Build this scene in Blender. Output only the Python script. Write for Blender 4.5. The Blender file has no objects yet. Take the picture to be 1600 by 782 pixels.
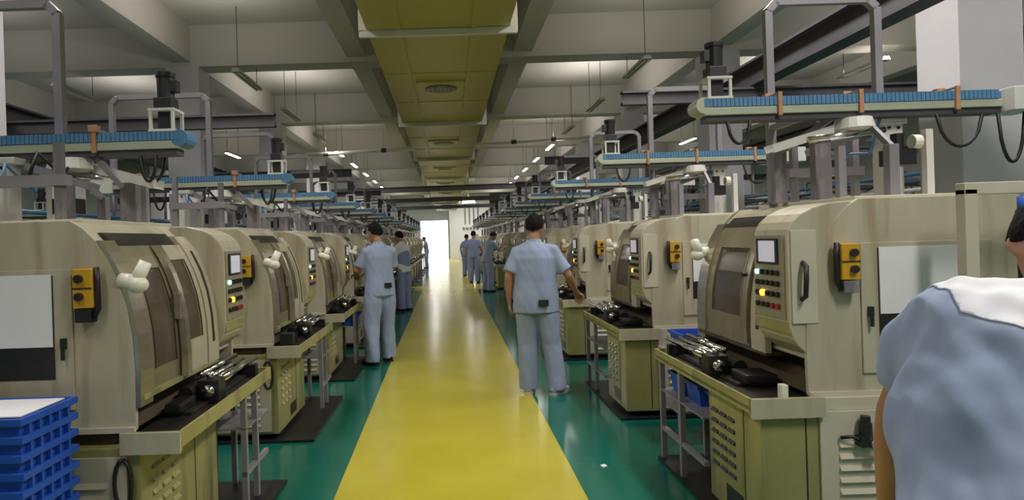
import bpy, bmesh, math, random
from mathutils import Vector, Matrix, noise
random.seed(7)
R = math.radians
SC = bpy.context.scene
COL = SC.collection

# ------------------------------------------------------------------ camera
cam_d = bpy.data.cameras.new('camera')
cam_d.sensor_width = 36.0
cam_d.lens = 22.5
cam_d.shift_x = 0.0625
cam_d.shift_y = -0.0106
cam_d.clip_end = 200
cam = bpy.data.objects.new('camera', cam_d)
COL.objects.link(cam)
CAM_H = 1.46
cam.matrix_world = Matrix.Translation((0, 0, CAM_H)) @ Matrix.Rotation(R(90), 4, 'X') @ Matrix.Rotation(R(-1.8), 4, 'Z')
SC.camera = cam

# ------------------------------------------------------------------ world, light, exposure
w = bpy.data.worlds.new('world'); SC.world = w; w.use_nodes = True
w.node_tree.nodes['Background'].inputs[0].default_value = (1.0, 0.97, 0.92, 1)
w.node_tree.nodes['Background'].inputs[1].default_value = 3.0
SC.view_settings.view_transform = 'Standard'
SC.view_settings.look = 'None'
SC.view_settings.gamma = 1
SC.view_settings.use_curve_mapping = False
SC.view_settings.exposure = 0.0


def area(name, loc, sx, sy, power, col=(1, 0.965, 0.90), rot=(0, 0, 0)):
    d = bpy.data.lights.new(name, 'AREA'); d.shape = 'RECTANGLE'
    d.size = sx; d.size_y = sy; d.energy = power; d.color = col
    o = bpy.data.objects.new(name, d); COL.objects.link(o)
    o.location = loc; o.rotation_euler = rot
    return o


for x, y, p in [(-2.2, 0.3, 45), (2.4, 0.3, 125), (-2.4, 3.4, 45), (2.6, 3.4, 90),
                (-2.4, 6.2, 55), (2.6, 6.2, 80), (6.6, 5.0, 70), (-6.6, 5.0, 50)]:
    area('lamp_fill_light', (x, y, 4.45), 0.35, 1.5, p)
# added fill lights facing up, placed to brighten the ceiling
for x, p in ((-3.2, 24), (3.17, 34), (-6.9, 22), (7.2, 30)):
    for y in (-1.5, 3.2, 8.3, 13.5, 18.8, 24.1, 29.5, 35.0, 41.0):
        area('ceiling_fill', (x, y, 4.22), 0.5, 2.4, p * (1.0 if y > 0 else 0.7), rot=(math.pi, 0, 0))


# ------------------------------------------------------------------ materials
def mat(name, col, rough=0.5, metal=0.0, col2=None, nscale=6.0, namt=0.5, bump=0.0, bscale=40.0,
        stretch=(1, 1, 1), emit=None, estr=0.0, spec=0.5, coat=0.0, grime=None, gamt=0.5):
    m = bpy.data.materials.new(name); m.use_nodes = True
    nt = m.node_tree; N = nt.nodes; L = nt.links
    b = N['Principled BSDF']
    b.inputs['Roughness'].default_value = rough
    b.inputs['Metallic'].default_value = metal
    b.inputs['Specular IOR Level'].default_value = spec
    b.inputs['Coat Weight'].default_value = coat
    b.inputs['Coat Roughness'].default_value = 0.1
    b.inputs['Base Color'].default_value = (*col, 1)
    tc = N.new('ShaderNodeTexCoord'); mp = N.new('ShaderNodeMapping')
    mp.inputs['Scale'].default_value = stretch
    L.new(tc.outputs['Object'], mp.inputs['Vector'])
    if col2 is not None:
        nz = N.new('ShaderNodeTexNoise'); nz.inputs['Scale'].default_value = nscale
        nz.inputs['Detail'].default_value = 5
        L.new(mp.outputs['Vector'], nz.inputs['Vector'])
        rp = N.new('ShaderNodeValToRGB')
        rp.color_ramp.elements[0].position = 0.5 - 0.25 * (1 - namt) - 0.02
        rp.color_ramp.elements[1].position = 0.5 + 0.3
        rp.color_ramp.elements[0].color = (*col, 1)
        rp.color_ramp.elements[1].color = (*col2, 1)
        L.new(nz.outputs['Fac'], rp.inputs['Fac'])
        L.new(rp.outputs['Color'], b.inputs['Base Color'])
    if grime is not None:
        m2 = N.new('ShaderNodeMapping'); m2.inputs['Scale'].default_value = (9, 9, 0.9)
        L.new(tc.outputs['Object'], m2.inputs['Vector'])
        g = N.new('ShaderNodeTexNoise'); g.inputs['Scale'].default_value = 1.3; g.inputs['Detail'].default_value = 6
        L.new(m2.outputs['Vector'], g.inputs['Vector'])
        r2 = N.new('ShaderNodeValToRGB'); r2.color_ramp.elements[0].position = 0.52; r2.color_ramp.elements[1].position = 0.78
        r2.color_ramp.elements[0].color = (0, 0, 0, 1); r2.color_ramp.elements[1].color = (gamt, gamt, gamt, 1)
        L.new(g.outputs['Fac'], r2.inputs['Fac'])
        mx = N.new('ShaderNodeMix'); mx.data_type = 'RGBA'
        L.new(r2.outputs['Color'], mx.inputs['Factor'])
        src = b.inputs['Base Color'].links[0].from_socket
        L.new(src, mx.inputs['A']); mx.inputs['B'].default_value = (*grime, 1)
        L.new(mx.outputs['Result'], b.inputs['Base Color'])
    if bump:
        nb = N.new('ShaderNodeTexNoise'); nb.inputs['Scale'].default_value = bscale
        nb.inputs['Detail'].default_value = 3
        L.new(mp.outputs['Vector'], nb.inputs['Vector'])
        bp = N.new('ShaderNodeBump'); bp.inputs['Strength'].default_value = bump
        bp.inputs['Distance'].default_value = 0.02
        L.new(nb.outputs['Fac'], bp.inputs['Height'])
        L.new(bp.outputs['Normal'], b.inputs['Normal'])
    if emit is not None:
        b.inputs['Emission Color'].default_value = (*emit, 1)
        b.inputs['Emission Strength'].default_value = estr
    return m


M = {}
M['floor_green'] = mat('green_epoxy', (0.006, 0.115, 0.085), 0.16, col2=(0.010, 0.15, 0.11), nscale=1.5, spec=0.5, bump=0.02, bscale=3)
M['floor_yellow'] = mat('yellow_epoxy', (0.47, 0.41, 0.035), 0.20, col2=(0.53, 0.46, 0.05), nscale=2.0, spec=0.5, bump=0.02, bscale=3)
M['concrete'] = mat('painted_concrete', (0.50, 0.47, 0.43), 0.85, col2=(0.56, 0.53, 0.49), nscale=0.6, bump=0.05, bscale=8)
M['wall'] = mat('white_wall', (0.72, 0.71, 0.69), 0.8, col2=(0.78, 0.77, 0.75), nscale=0.7)
M['pillar'] = mat('pillar_paint', (0.54, 0.52, 0.56), 0.7, col2=(0.60, 0.58, 0.61), nscale=1.1)
M['duct'] = mat('duct_floor_reflection', (0.46, 0.40, 0.11), 0.42, metal=0.15, col2=(0.52, 0.46, 0.14), nscale=1.2, stretch=(1, 0.3, 1))  # metal reflecting the yellow aisle, the reflection put into the base colour
M['white_metal'] = mat('white_metal', (0.70, 0.69, 0.66), 0.45, col2=(0.62, 0.61, 0.58), nscale=5)
M['cream'] = mat('cream_paint', (0.50, 0.46, 0.36), 0.42, col2=(0.40, 0.355, 0.25), nscale=3.5, namt=0.2, stretch=(2.0, 2.0, 0.6), coat=0.1, grime=(0.24, 0.16, 0.07), gamt=0.7)
M['cream_top'] = mat('cream_paint_clean', (0.56, 0.52, 0.42), 0.4, col2=(0.50, 0.455, 0.35), nscale=3, coat=0.1)
M['khaki_bounce'] = mat('cream_paint_floor_bounce', (0.34, 0.32, 0.13), 0.4, col2=(0.22, 0.21, 0.075), nscale=2.5, stretch=(1.5, 1.5, 0.7), coat=0.1, grime=(0.09, 0.07, 0.03), gamt=0.8)  # cream paint with the floor's yellow-green bounce mixed into the colour
M['steel'] = mat('brushed_steel', (0.60, 0.56, 0.46), 0.30, metal=0.9, col2=(0.48, 0.43, 0.33), nscale=4, stretch=(1, 1, 6))
M['door_steel'] = mat('bronze_steel', (0.50, 0.44, 0.32), 0.34, metal=0.75, col2=(0.38, 0.32, 0.21), nscale=3, stretch=(3, 3, 0.8))
M['brown'] = mat('oily_brown_steel', (0.115, 0.085, 0.052), 0.4, metal=0.35, col2=(0.06, 0.045, 0.03), nscale=5)
M['pane'] = mat('smoked_window', (0.075, 0.058, 0.040), 0.18, col2=(0.12, 0.095, 0.07), nscale=3, spec=0.6)
M['black'] = mat('black_plastic', (0.012, 0.012, 0.014), 0.42, col2=(0.02, 0.02, 0.022), nscale=20)
M['dark'] = mat('oily_dark', (0.02, 0.018, 0.016), 0.35, col2=(0.04, 0.035, 0.03), nscale=8)
M['chrome'] = mat('chrome_rod', (0.78, 0.78, 0.79), 0.14, metal=1.0, col2=(0.65, 0.65, 0.66), nscale=30)
M['alu'] = mat('greenish_aluminium', (0.50, 0.53, 0.42), 0.4, metal=0.3, col2=(0.42, 0.46, 0.36), nscale=4)
M['blue_belt'] = mat('blue_belt', (0.075, 0.20, 0.38), 0.5, col2=(0.10, 0.25, 0.44), nscale=6)
M['blue_crate'] = mat('blue_crate', (0.015, 0.075, 0.42), 0.4, col2=(0.02, 0.10, 0.50), nscale=4)
M['orange'] = mat('copper_clip', (0.50, 0.26, 0.15), 0.5, col2=(0.42, 0.2, 0.1), nscale=30)
M['grey_tube'] = mat('lavender_grey_tube', (0.24, 0.225, 0.255), 0.5, metal=0.2, col2=(0.31, 0.29, 0.32), nscale=3)
M['worn'] = mat('worn_grey_post', (0.20, 0.18, 0.20), 0.5, metal=0.3, col2=(0.38, 0.36, 0.38), nscale=7, namt=0.9, stretch=(3, 3, 1.2))
M['beam'] = mat('dark_steel_beam', (0.055, 0.050, 0.062), 0.6, col2=(0.085, 0.078, 0.09), nscale=2)
M['yellow_box'] = mat('yellow_plastic', (0.62, 0.34, 0.02), 0.4, col2=(0.55, 0.29, 0.02), nscale=12)
M['paper'] = mat('white_paper', (0.78, 0.77, 0.80), 0.7, col2=(0.72, 0.71, 0.75), nscale=5)
M['white_plastic'] = mat('white_plastic', (0.80, 0.78, 0.68), 0.35, col2=(0.74, 0.71, 0.6), nscale=8)
M['panel_grey'] = mat('panel_grey', (0.34, 0.31, 0.22), 0.4, metal=0.3, col2=(0.40, 0.37, 0.27), nscale=10)
M['screen'] = mat('lcd_screen', (0.5, 0.48, 0.56), 0.2, emit=(0.80, 0.76, 0.92), estr=0.3)
M['amber'] = mat('amber_lamp', (0.8, 0.4, 0.02), 0.3, emit=(1.0, 0.55, 0.05), estr=2.5)
M['green_lamp'] = mat('green_lamp', (0.3, 0.7, 0.5), 0.3, emit=(0.5, 1.0, 0.75), estr=1.5)
M['red_button'] = mat('red_button', (0.35, 0.02, 0.02), 0.4)
M['rubber'] = mat('black_cable', (0.010, 0.010, 0.012), 0.5)
M['skin'] = mat('skin', (0.34, 0.165, 0.095), 0.5, col2=(0.38, 0.20, 0.12), nscale=8)
M['hair'] = mat('black_hair', (0.008, 0.007, 0.008), 0.8, bump=0.3, bscale=90, spec=0.15)
M['shirt'] = mat('pale_blue_cotton', (0.27, 0.33, 0.49), 0.85, col2=(0.32, 0.38, 0.53), nscale=5, bump=0.12, bscale=14, stretch=(1, 1, 0.45))
M['trousers'] = mat('grey_blue_cotton', (0.27, 0.33, 0.49), 0.85, col2=(0.31, 0.37, 0.53), nscale=5, bump=0.12, bscale=14, stretch=(1, 1, 0.45))
M['overall'] = mat('blue_cotton', (0.20, 0.25, 0.44), 0.85, col2=(0.25, 0.30, 0.50), nscale=5, bump=0.12, bscale=14)
M['shirt_white'] = mat('white_cotton', (0.72, 0.72, 0.78), 0.85, col2=(0.66, 0.66, 0.72), nscale=5)
M['shoe_black'] = mat('black_shoe', (0.012, 0.011, 0.012), 0.45)
M['shoe_white'] = mat('grey_white_shoe', (0.55, 0.50, 0.50), 0.6, col2=(0.45, 0.41, 0.42), nscale=12)
M['lamp_body'] = mat('lamp_grey', (0.42, 0.40, 0.37), 0.5)
M['lit'] = mat('lit_tube', (0.9, 0.9, 0.9), 0.4, emit=(1.0, 0.97, 0.9), estr=7)
M['sign'] = mat('sign_dark', (0.06, 0.055, 0.07), 0.5)
M['eye'] = mat('eye_white', (0.7, 0.7, 0.68), 0.3)


# ------------------------------------------------------------------ mesh helpers
class MB:
    def __init__(s):
        s.v = []; s.f = []

    def add(s, vs, fs):
        o = len(s.v); s.v += [tuple(p) for p in vs]
        s.f += [tuple(i + o for i in f) for f in fs]
        return s

    def box(s, x0, x1, y0, y1, z0, z1):
        vs = [(x, y, z) for x in (x0, x1) for y in (y0, y1) for z in (z0, z1)]
        return s.add(vs, [(0, 1, 3, 2), (4, 6, 7, 5), (0, 4, 5, 1), (2, 3, 7, 6), (0, 2, 6, 4), (1, 5, 7, 3)])

    def tube(s, pts, r, n=8, cap=True, ry=None, up=None):
        """tube through pts; r number or list; ry second radius or list"""
        P = [Vector(p) for p in pts]; k = len(P)
        rs = r if isinstance(r, (list, tuple)) else [r] * k
        rb = rs if ry is None else (ry if isinstance(ry, (list, tuple)) else [ry] * k)
        vs = []; fs = []
        ref = Vector(up) if up is not None else None
        for i, p in enumerate(P):
            t = (P[min(i + 1, k - 1)] - P[max(i - 1, 0)])
            if t.length < 1e-9: t = Vector((0, 0, 1))
            t.normalize()
            if ref is None:
                ref = Vector((0, 0, 1)) if abs(t.z) < 0.9 else Vector((1, 0, 0))
            a = ref - t * ref.dot(t)
            if a.length < 1e-6:
                a = t.orthogonal()
            a.normalize(); b = t.cross(a)
            if up is None: ref = a
            for j in range(n):
                g = 2 * math.pi * j / n
                vs.append(p + a * (math.cos(g) * rs[i]) + b * (math.sin(g) * rb[i]))
        for i in range(k - 1):
            for j in range(n):
                j2 = (j + 1) % n
                fs.append((i * n + j, i * n + j2, (i + 1) * n + j2, (i + 1) * n + j))
        if cap:
            fs.append(tuple(range(n - 1, -1, -1)))
            fs.append(tuple((k - 1) * n + j for j in range(n)))
        return s.add(vs, fs)

    def cyl(s, p0, p1, r, n=12, r2=None):
        return s.tube([p0, p1], [r, r if r2 is None else r2], n)

    def bar(s, p0, p1, w, h, up=(0, 0, 1)):
        """rectangular bar between two points"""
        p0 = Vector(p0); p1 = Vector(p1); t = (p1 - p0).normalized()
        u = Vector(up); u = u - t * u.dot(t)
        if u.length < 1e-5: u = t.orthogonal()
        u.normalize(); b = t.cross(u)
        vs = []
        for p in (p0, p1):
            for a, c in ((-1, -1), (1, -1), (1, 1), (-1, 1)):
                vs.append(p + b * (a * w / 2) + u * (c * h / 2))
        return s.add(vs, [(3, 2, 1, 0), (4, 5, 6, 7), (0, 1, 5, 4), (1, 2, 6, 5), (2, 3, 7, 6), (3, 0, 4, 7)])

    def prism(s, poly, a0, a1, axis='x'):
        """poly: list of 2D points; axis x -> (y,z), y -> (x,z), z -> (x,y)"""
        n = len(poly)
        def P(a, q):
            return {'x': (a, q[0], q[1]), 'y': (q[0], a, q[1]), 'z': (q[0], q[1], a)}[axis]
        vs = [P(a0, q) for q in poly] + [P(a1, q) for q in poly]
        fs = [tuple(range(n - 1, -1, -1)), tuple(range(n, 2 * n))]
        fs += [(i, (i + 1) % n, (i + 1) % n + n, i + n) for i in range(n)]
        return s.add(vs, fs)

    def ball(s, c, rx, ry=None, rz=None, nu=16, nv=10, fn=None):
        ry = ry or rx; rz = rz or rx; vs = []; fs = []
        for i in range(nv + 1):
            th = math.pi * i / nv
            for j in range(nu):
                ph = 2 * math.pi * j / nu
                d = Vector((math.sin(th) * math.cos(ph), math.sin(th) * math.sin(ph), math.cos(th)))
                k = fn(d) if fn else 1.0
                vs.append((c[0] + d.x * rx * k, c[1] + d.y * ry * k, c[2] + d.z * rz * k))
        for i in range(nv):
            for j in range(nu):
                j2 = (j + 1) % nu
                fs.append((i * nu + j, (i + 1) * nu + j, (i + 1) * nu + j2, i * nu + j2))
        return s.add(vs, fs)

    def mesh(s, name, m, bevel=0.0, smooth=False):
        me = bpy.data.meshes.new(name)
        me.from_pydata(s.v, [], s.f)
        bm = bmesh.new(); bm.from_mesh(me)
        bmesh.ops.remove_doubles(bm, verts=bm.verts, dist=1e-6)
        bmesh.ops.recalc_face_normals(bm, faces=bm.faces)
        if bevel:
            es = [e for e in bm.edges if len(e.link_faces) == 2 and e.calc_face_angle(0) > 0.6]
            bmesh.ops.bevel(bm, geom=es, offset=bevel, segments=2, affect='EDGES', profile=0.6, clamp_overlap=True)
        bm.to_mesh(me); bm.free()
        if smooth:
            me.polygons.foreach_set('use_smooth', [True] * len(me.polygons))
        me.materials.append(m)
        return me


def link(name, me, parent=None):
    o = bpy.data.objects.new(name, me); COL.objects.link(o)
    if parent is not None: o.parent = parent
    return o


def part(name, mb, m, parent=None, bevel=0.0, smooth=False, label=None, stuff=False):
    o = link(name, mb.mesh(name, M[m], bevel, smooth), parent)
    if label: o['label'] = label
    if stuff: o['kind'] = 'stuff'
    return o


def struct(name, mb, m, bevel=0.0):
    o = link(name, mb.mesh(name, M[m], bevel)); o['kind'] = 'structure'
    return o


def tag(o, label, cat, group=None):
    o['label'] = label; o['category'] = cat
    if group: o['group'] = group
    return o


def thing(name, label, cat, loc=(0, 0, 0), rz=0, group=None):
    o = bpy.data.objects.new(name, None); COL.objects.link(o)
    o.location = loc; o.rotation_euler = (0, 0, rz); o.empty_display_size = 0.1
    return tag(o, label, cat, group)


def dup(root, loc, rz=None, label=None):
    KIDS = {}
    def rec(o, par):
        c = o.copy(); COL.objects.link(c)
        if par is not None: c.parent = par
        for ch in children[o.name]: rec(ch, c)
        return c
    children = {}
    def scan(o):
        children[o.name] = list(o.children)
        for ch in o.children: scan(ch)
    scan(root)
    r = rec(root, None); r.location = loc
    if rz is not None: r.rotation_euler = (0, 0, rz)
    if label: r['label'] = label
    return r


# ------------------------------------------------------------------ the hall
CEIL = 5.2
XL, XR, YB, YF = -15.0, 15.0, -4.0, 52.0
struct('floor', MB().box(XL, XR, YB, YF + 6, -0.12, 0.0), 'floor_green')
struct('ceiling', MB().box(XL, XR, YB, YF, CEIL, CEIL + 0.15), 'concrete')
struct('wall_left', MB().box(XL - 0.2, XL, YB, YF, 0, CEIL), 'wall')
struct('wall_right', MB().box(XR, XR + 0.2, YB, YF, 0, CEIL), 'wall')
struct('wall_back', MB().box(XL, XR, YB - 0.2, YB, 0, CEIL), 'wall')
# far wall with an open daylit bay beside the aisle
mb = MB(); mb.box(XL, -2.2, YF, YF + 0.25, 0, CEIL); mb.box(0.0, XR, YF, YF + 0.25, 0, CEIL); mb.box(-2.2, 0.0, YF, YF + 0.25, 3.0, CEIL)
struct('wall_far', mb, 'wall')
struct('wall_bay', MB().box(0.15, 3.0, 45.0, YF, 0, 4.6), 'wall')
# aisle paint: 4 mm coats of yellow, crossing aisle and the far stretch
mb = MB()
mb.prism([(-0.665, 0.5), (0.72, 0.5), (0.735, 8), (0.79, 18.3), (0.80, 50), (-0.80, 50), (-0.79, 18.3), (-0.735, 8)], 0.0, 0.004, 'z')
struct('trim_1', mb, 'floor_yellow')
mb = MB(); mb.box(-9, -0.79, 18.3, 20.3, 0, 0.004); mb.box(0.79, 9, 18.3, 20.6, 0, 0.004)
struct('trim_2', mb, 'floor_yellow')

# ceiling beams: transverse at pillar lines, longitudinal between
TB = [0.4, 5.75, 11.0, 16.3, 21.6, 26.9, 32.2, 37.5, 42.8, 48.0]
for y in TB:
    b = struct('trim_3', MB().box(XL, XR, y - 0.22, y + 0.22, 4.5, CEIL), 'concrete')
for x in (-9.4, -4.4, -1.45, 1.35, 4.7, 9.4):
    struct('trim_4', MB().box(x - 0.16, x + 0.16, YB, YF, 4.58, CEIL), 'concrete')
# pillars
pil = None
for y in TB[1:9]:
    for s, x in ((-1, -4.38), (1, 4.72), (-1, -9.6), (1, 9.9)):
        p = struct('trim_5', MB().box(x - 0.28, x + 0.28, y - 0.25, y + 0.25, 0, 4.5), 'pillar', 0.012)

# dark steel beams under the ceiling
def hbeam(name, p0, p1, w, h, label):
    mb = MB(); p0 = Vector(p0); p1 = Vector(p1); up = Vector((0, 0, 1))
    mb.bar(p0 + up * (h / 2), p1 + up * (h / 2), w, 0.025)
    mb.bar(p0 - up * (h / 2), p1 - up * (h / 2), w, 0.025)
    mb.bar(p0, p1, 0.02, h - 0.02)
    return tag(part(name, mb, 'beam'), label, 'steel beam', 'dark steel beams under the ceiling')

hbeam('steel_beam', (3.55, 2.5, 3.22), (3.55, 44, 3.22), 0.2, 0.26, 'long dark steel beam running lengthwise above the right lathe row')
hbeam('steel_beam', (-5.35, 3.5, 3.12), (-5.35, 44, 3.12), 0.2, 0.26, 'long dark steel beam running lengthwise beyond the left pillars')
hbeam('steel_beam', (-6.6, 3.5, 2.95), (-6.6, 44, 2.95), 0.14, 0.2, 'thinner dark steel beam running lengthwise, farther left than its neighbour')
hbeam('steel_beam', (6.4, 3.0, 3.1), (6.4, 44, 3.1), 0.18, 0.24, 'dark steel beam running lengthwise beyond the right pillars')
ordn = ['nearest', 'second', 'third', 'fourth', 'fifth', 'sixth', 'seventh', 'eighth', 'ninth', 'tenth', 'eleventh', 'twelfth', 'thirteenth', 'fourteenth', 'fifteenth', 'sixteenth', 'seventeenth', 'eighteenth']
for i, y in enumerate([7.2, 12.9, 18.5, 24.0, 30]):
    hbeam('cross_beam', (-9.5, y, 2.86), (-1.9, y, 2.86), 0.1, 0.13, '%s dark cross beam over the left lathe rows, counted from the camera' % ordn[i])
    hbeam('cross_beam', (2.0, y, 2.98), (9.5, y, 2.98), 0.1, 0.13, '%s dark cross beam over the right lathe rows, counted from the camera' % ordn[i])
for i, y in enumerate([21.5, 27.5, 34.0]):
    hbeam('cross_beam', (-6.0, y, 3.15), (6.0, y, 3.2), 0.12, 0.16, '%s dark beam crossing under the duct, counted from the camera' % ordn[i])
mb = MB(); mb.tube([(-4.4, 17.7, 3.88), (0, 17.7, 4.03), (4.2, 17.7, 4.17)], 0.05, 10)
pp = thing('water_pipe', 'white pipe crossing the hall above the aisle behind the duct', 'pipe', (0, 0, 0))
part('pipe_run', mb, 'white_metal', pp, smooth=True)
for x, z in ((-3.3, 3.918), (-1.7, 3.972), (1.9, 4.093), (3.0, 4.13)):
    part('pipe_hanger', MB().cyl((x, 17.7, z), (x, 17.7, CEIL), 0.006, 6), 'lamp_body', pp)
    part('pipe_collar', MB().cyl((x - 0.07, 17.7, z), (x + 0.07, 17.7, z + 0.004), 0.062, 10), 'beam', pp)

# ------------------------------------------------------------------ air duct
duct = thing('air_duct', 'ventilation duct, yellow floor reflection in its colour, with white flanges hanging above the aisle', 'duct', (0, 0, 3.4))
DW = 0.66; DC = -0.03; SEC = 4.7
y = 1.2; i = 0
while y < 42.5:
    y1 = y + SEC
    mb = MB().box(DC - DW, DC + DW, y + 0.03, y1 - 0.03, 0, 0.5)
    sec = part('duct_section', mb, 'duct', duct, 0.01)
    for sx in (-0.36, 0.33):
        part('duct_rib', MB().box(DC + sx - 0.025, DC + sx + 0.025, y + 0.05, y1 - 0.05, -0.014, 0.0), 'duct', sec)
    for sy in (0.33, 0.66):
        part('duct_seam', MB().box(DC - DW + 0.01, DC + DW - 0.01, y + SEC * sy - 0.012, y + SEC * sy + 0.012, -0.006, 0.0), 'duct', sec)
    yc = (y + y1) / 2 - 0.1
    mb = MB().box(DC - 0.30, DC + 0.30, yc - 0.33, yc + 0.33, -0.022, -0.001)
    dif = part('diffuser_plate', mb, 'duct', sec, 0.004)
    mb = MB().tube([(DC, yc, -0.03), (DC, yc, -0.02)], [0.20, 0.21], 24)
    part('diffuser_grille', mb, 'black', sec)
    mb = MB()
    for k in range(-3, 4):
        hw = math.sqrt(max(0.0, 0.195 ** 2 - (k * 0.05) ** 2))
        mb.bar((DC + k * 0.05, yc - hw, -0.04), (DC + k * 0.05, yc + hw, -0.04), 0.008, 0.022)
    g = part('grille_fins', mb, 'duct', sec)
    # flange: a white angle frame round the joint
    mb = MB(); t = 0.05
    mb.box(DC - DW - 0.07, DC + DW + 0.07, y - 0.02, y + 0.02, -0.06, 0.0)
    mb.box(DC - DW - 0.07, DC - DW, y - 0.02, y + 0.02, 0, 0.53); mb.box(DC + DW, DC + DW + 0.07, y - 0.02, y + 0.02, 0, 0.53)
    mb.box(DC - DW - 0.07, DC + DW + 0.07, y - 0.02, y + 0.02, 0.5, 0.56)
    part('flange', mb, 'white_metal', duct, 0.004)
    for sx in (-1, 1):
        part('hanger_rod', MB().cyl((DC + sx * (DW + 0.045), y, 0.5), (DC + sx * (DW + 0.045), y, CEIL - 3.4), 0.007, 6), 'lamp_body', duct)
    y = y1; i += 1

# ------------------------------------------------------------------ hanging lamps
def make_lamp(label, lit=False):
    t = thing('hanging_lamp', label, 'lamp', group='slim lamps hanging on wires')
    mb = MB().prism([(-0.07, 0.0), (0.07, 0.0), (0.045, 0.06), (-0.045, 0.06)], -0.62, 0.62, 'y')
    part('housing', mb, 'lamp_body', t, 0.004)
    mb = MB().cyl((-0.03, -0.58, -0.012), (-0.03, 0.58, -0.012), 0.013, 10); mb.cyl((0.03, -0.58, -0.012), (0.03, 0.58, -0.012), 0.013, 10)
    part('lamp_tubes', mb, 'lit' if lit else 'white_plastic', t, smooth=True)
    for y in (-0.5, 0.5):
        part('wire', MB().cyl((0, y, 0.05), (0, y, 1.05), 0.006, 6), 'black', t)
    return t

lamp0 = lampF = None
for s, x in ((-1, -3.2), (1, 3.17)):
    side = 'left' if s < 0 else 'right'
    for i, y in enumerate([10.5, 13.4, 16.4, 19.4, 22.4, 25.6, 28.8, 32]):
        lab = '%s slim lamp from the camera in the row hung %s of the duct' % (ordn[i], side)
        if y < 18:
            if lamp0 is None: lamp0 = make_lamp(lab); lamp0.location = (x, y, 4.15)
            else: dup(lamp0, (x, y, 4.15), None, lab)
        else:
            if lampF is None: lampF = make_lamp(lab, True); lampF.location = (x, y, 4.15)
            else: dup(lampF, (x, y, 4.15), None, lab)
for s, x in ((-1, -6.3), (1, 7.2)):
    side = 'left' if s < 0 else 'right'
    for i, y in enumerate([11.0, 15, 19, 23]):
        dup(lamp0 if i < 1 else lampF, (x, y, 4.15), None, '%s slim lamp from the camera, outer row over the far %s lathes' % (ordn[i], side))
for x in (-3.2, 3.17):
    for y in (20.5, 30.0):
        area('lamp_fill_light', (x, y, 4.1), 0.25, 6.0, 150)
for x in (-7.0, 7.4):
    for y in (11, 20, 30):
        area('lamp_fill_light', (x, y, 4.3), 0.3, 2.0, 120)
area('lamp_fill_light', (1.6, 41.5, 4.3), 0.6, 2.0, 260)  # added fill light without a fixture, brightens the white bay wall
for y in (38, 46):
    area('lamp_fill_light', (-0.6, y, 4.55), 1.0, 2.0, 200)  # added fill lights, brighten the far end of the aisle

# ------------------------------------------------------------------ the lathe
TOP = 1.58
PROF = [(0.70, 0.0), (0.95, -0.005), (1.10, 0.003), (1.22, 0.022), (1.33, 0.055), (1.42, 0.095), (1.50, 0.145), (1.555, 0.20)]


def py_(z):
    for (a, u), (b, v) in zip(PROF, PROF[1:]):
        if z <= b:
            t = max(0, (z - a) / (b - a)); return u + (v - u) * t
    return PROF[-1][1]


def sheet(mb, x0, x1, z0, z1, off=0.0, th=0.015, n=14):
    """curved sheet following the hood profile; off > 0 stands proud toward the aisle"""
    vs = []; fs = []
    for i in range(n + 1):
        z = z0 + (z1 - z0) * i / n; yy = py_(z) - off
        vs += [(x0, yy, z), (x1, yy, z), (x1, yy + th, z), (x0, yy + th, z)]
    for i in range(n):
        a = 4 * i; b = a + 4
        for j in range(4):
            fs.append((a + j, a + (j + 1) % 4, b + (j + 1) % 4, b + j))
    fs += [(3, 2, 1, 0), (4 * n, 4 * n + 1, 4 * n + 2, 4 * n + 3)]
    mb.add(vs, fs); return mb


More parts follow.
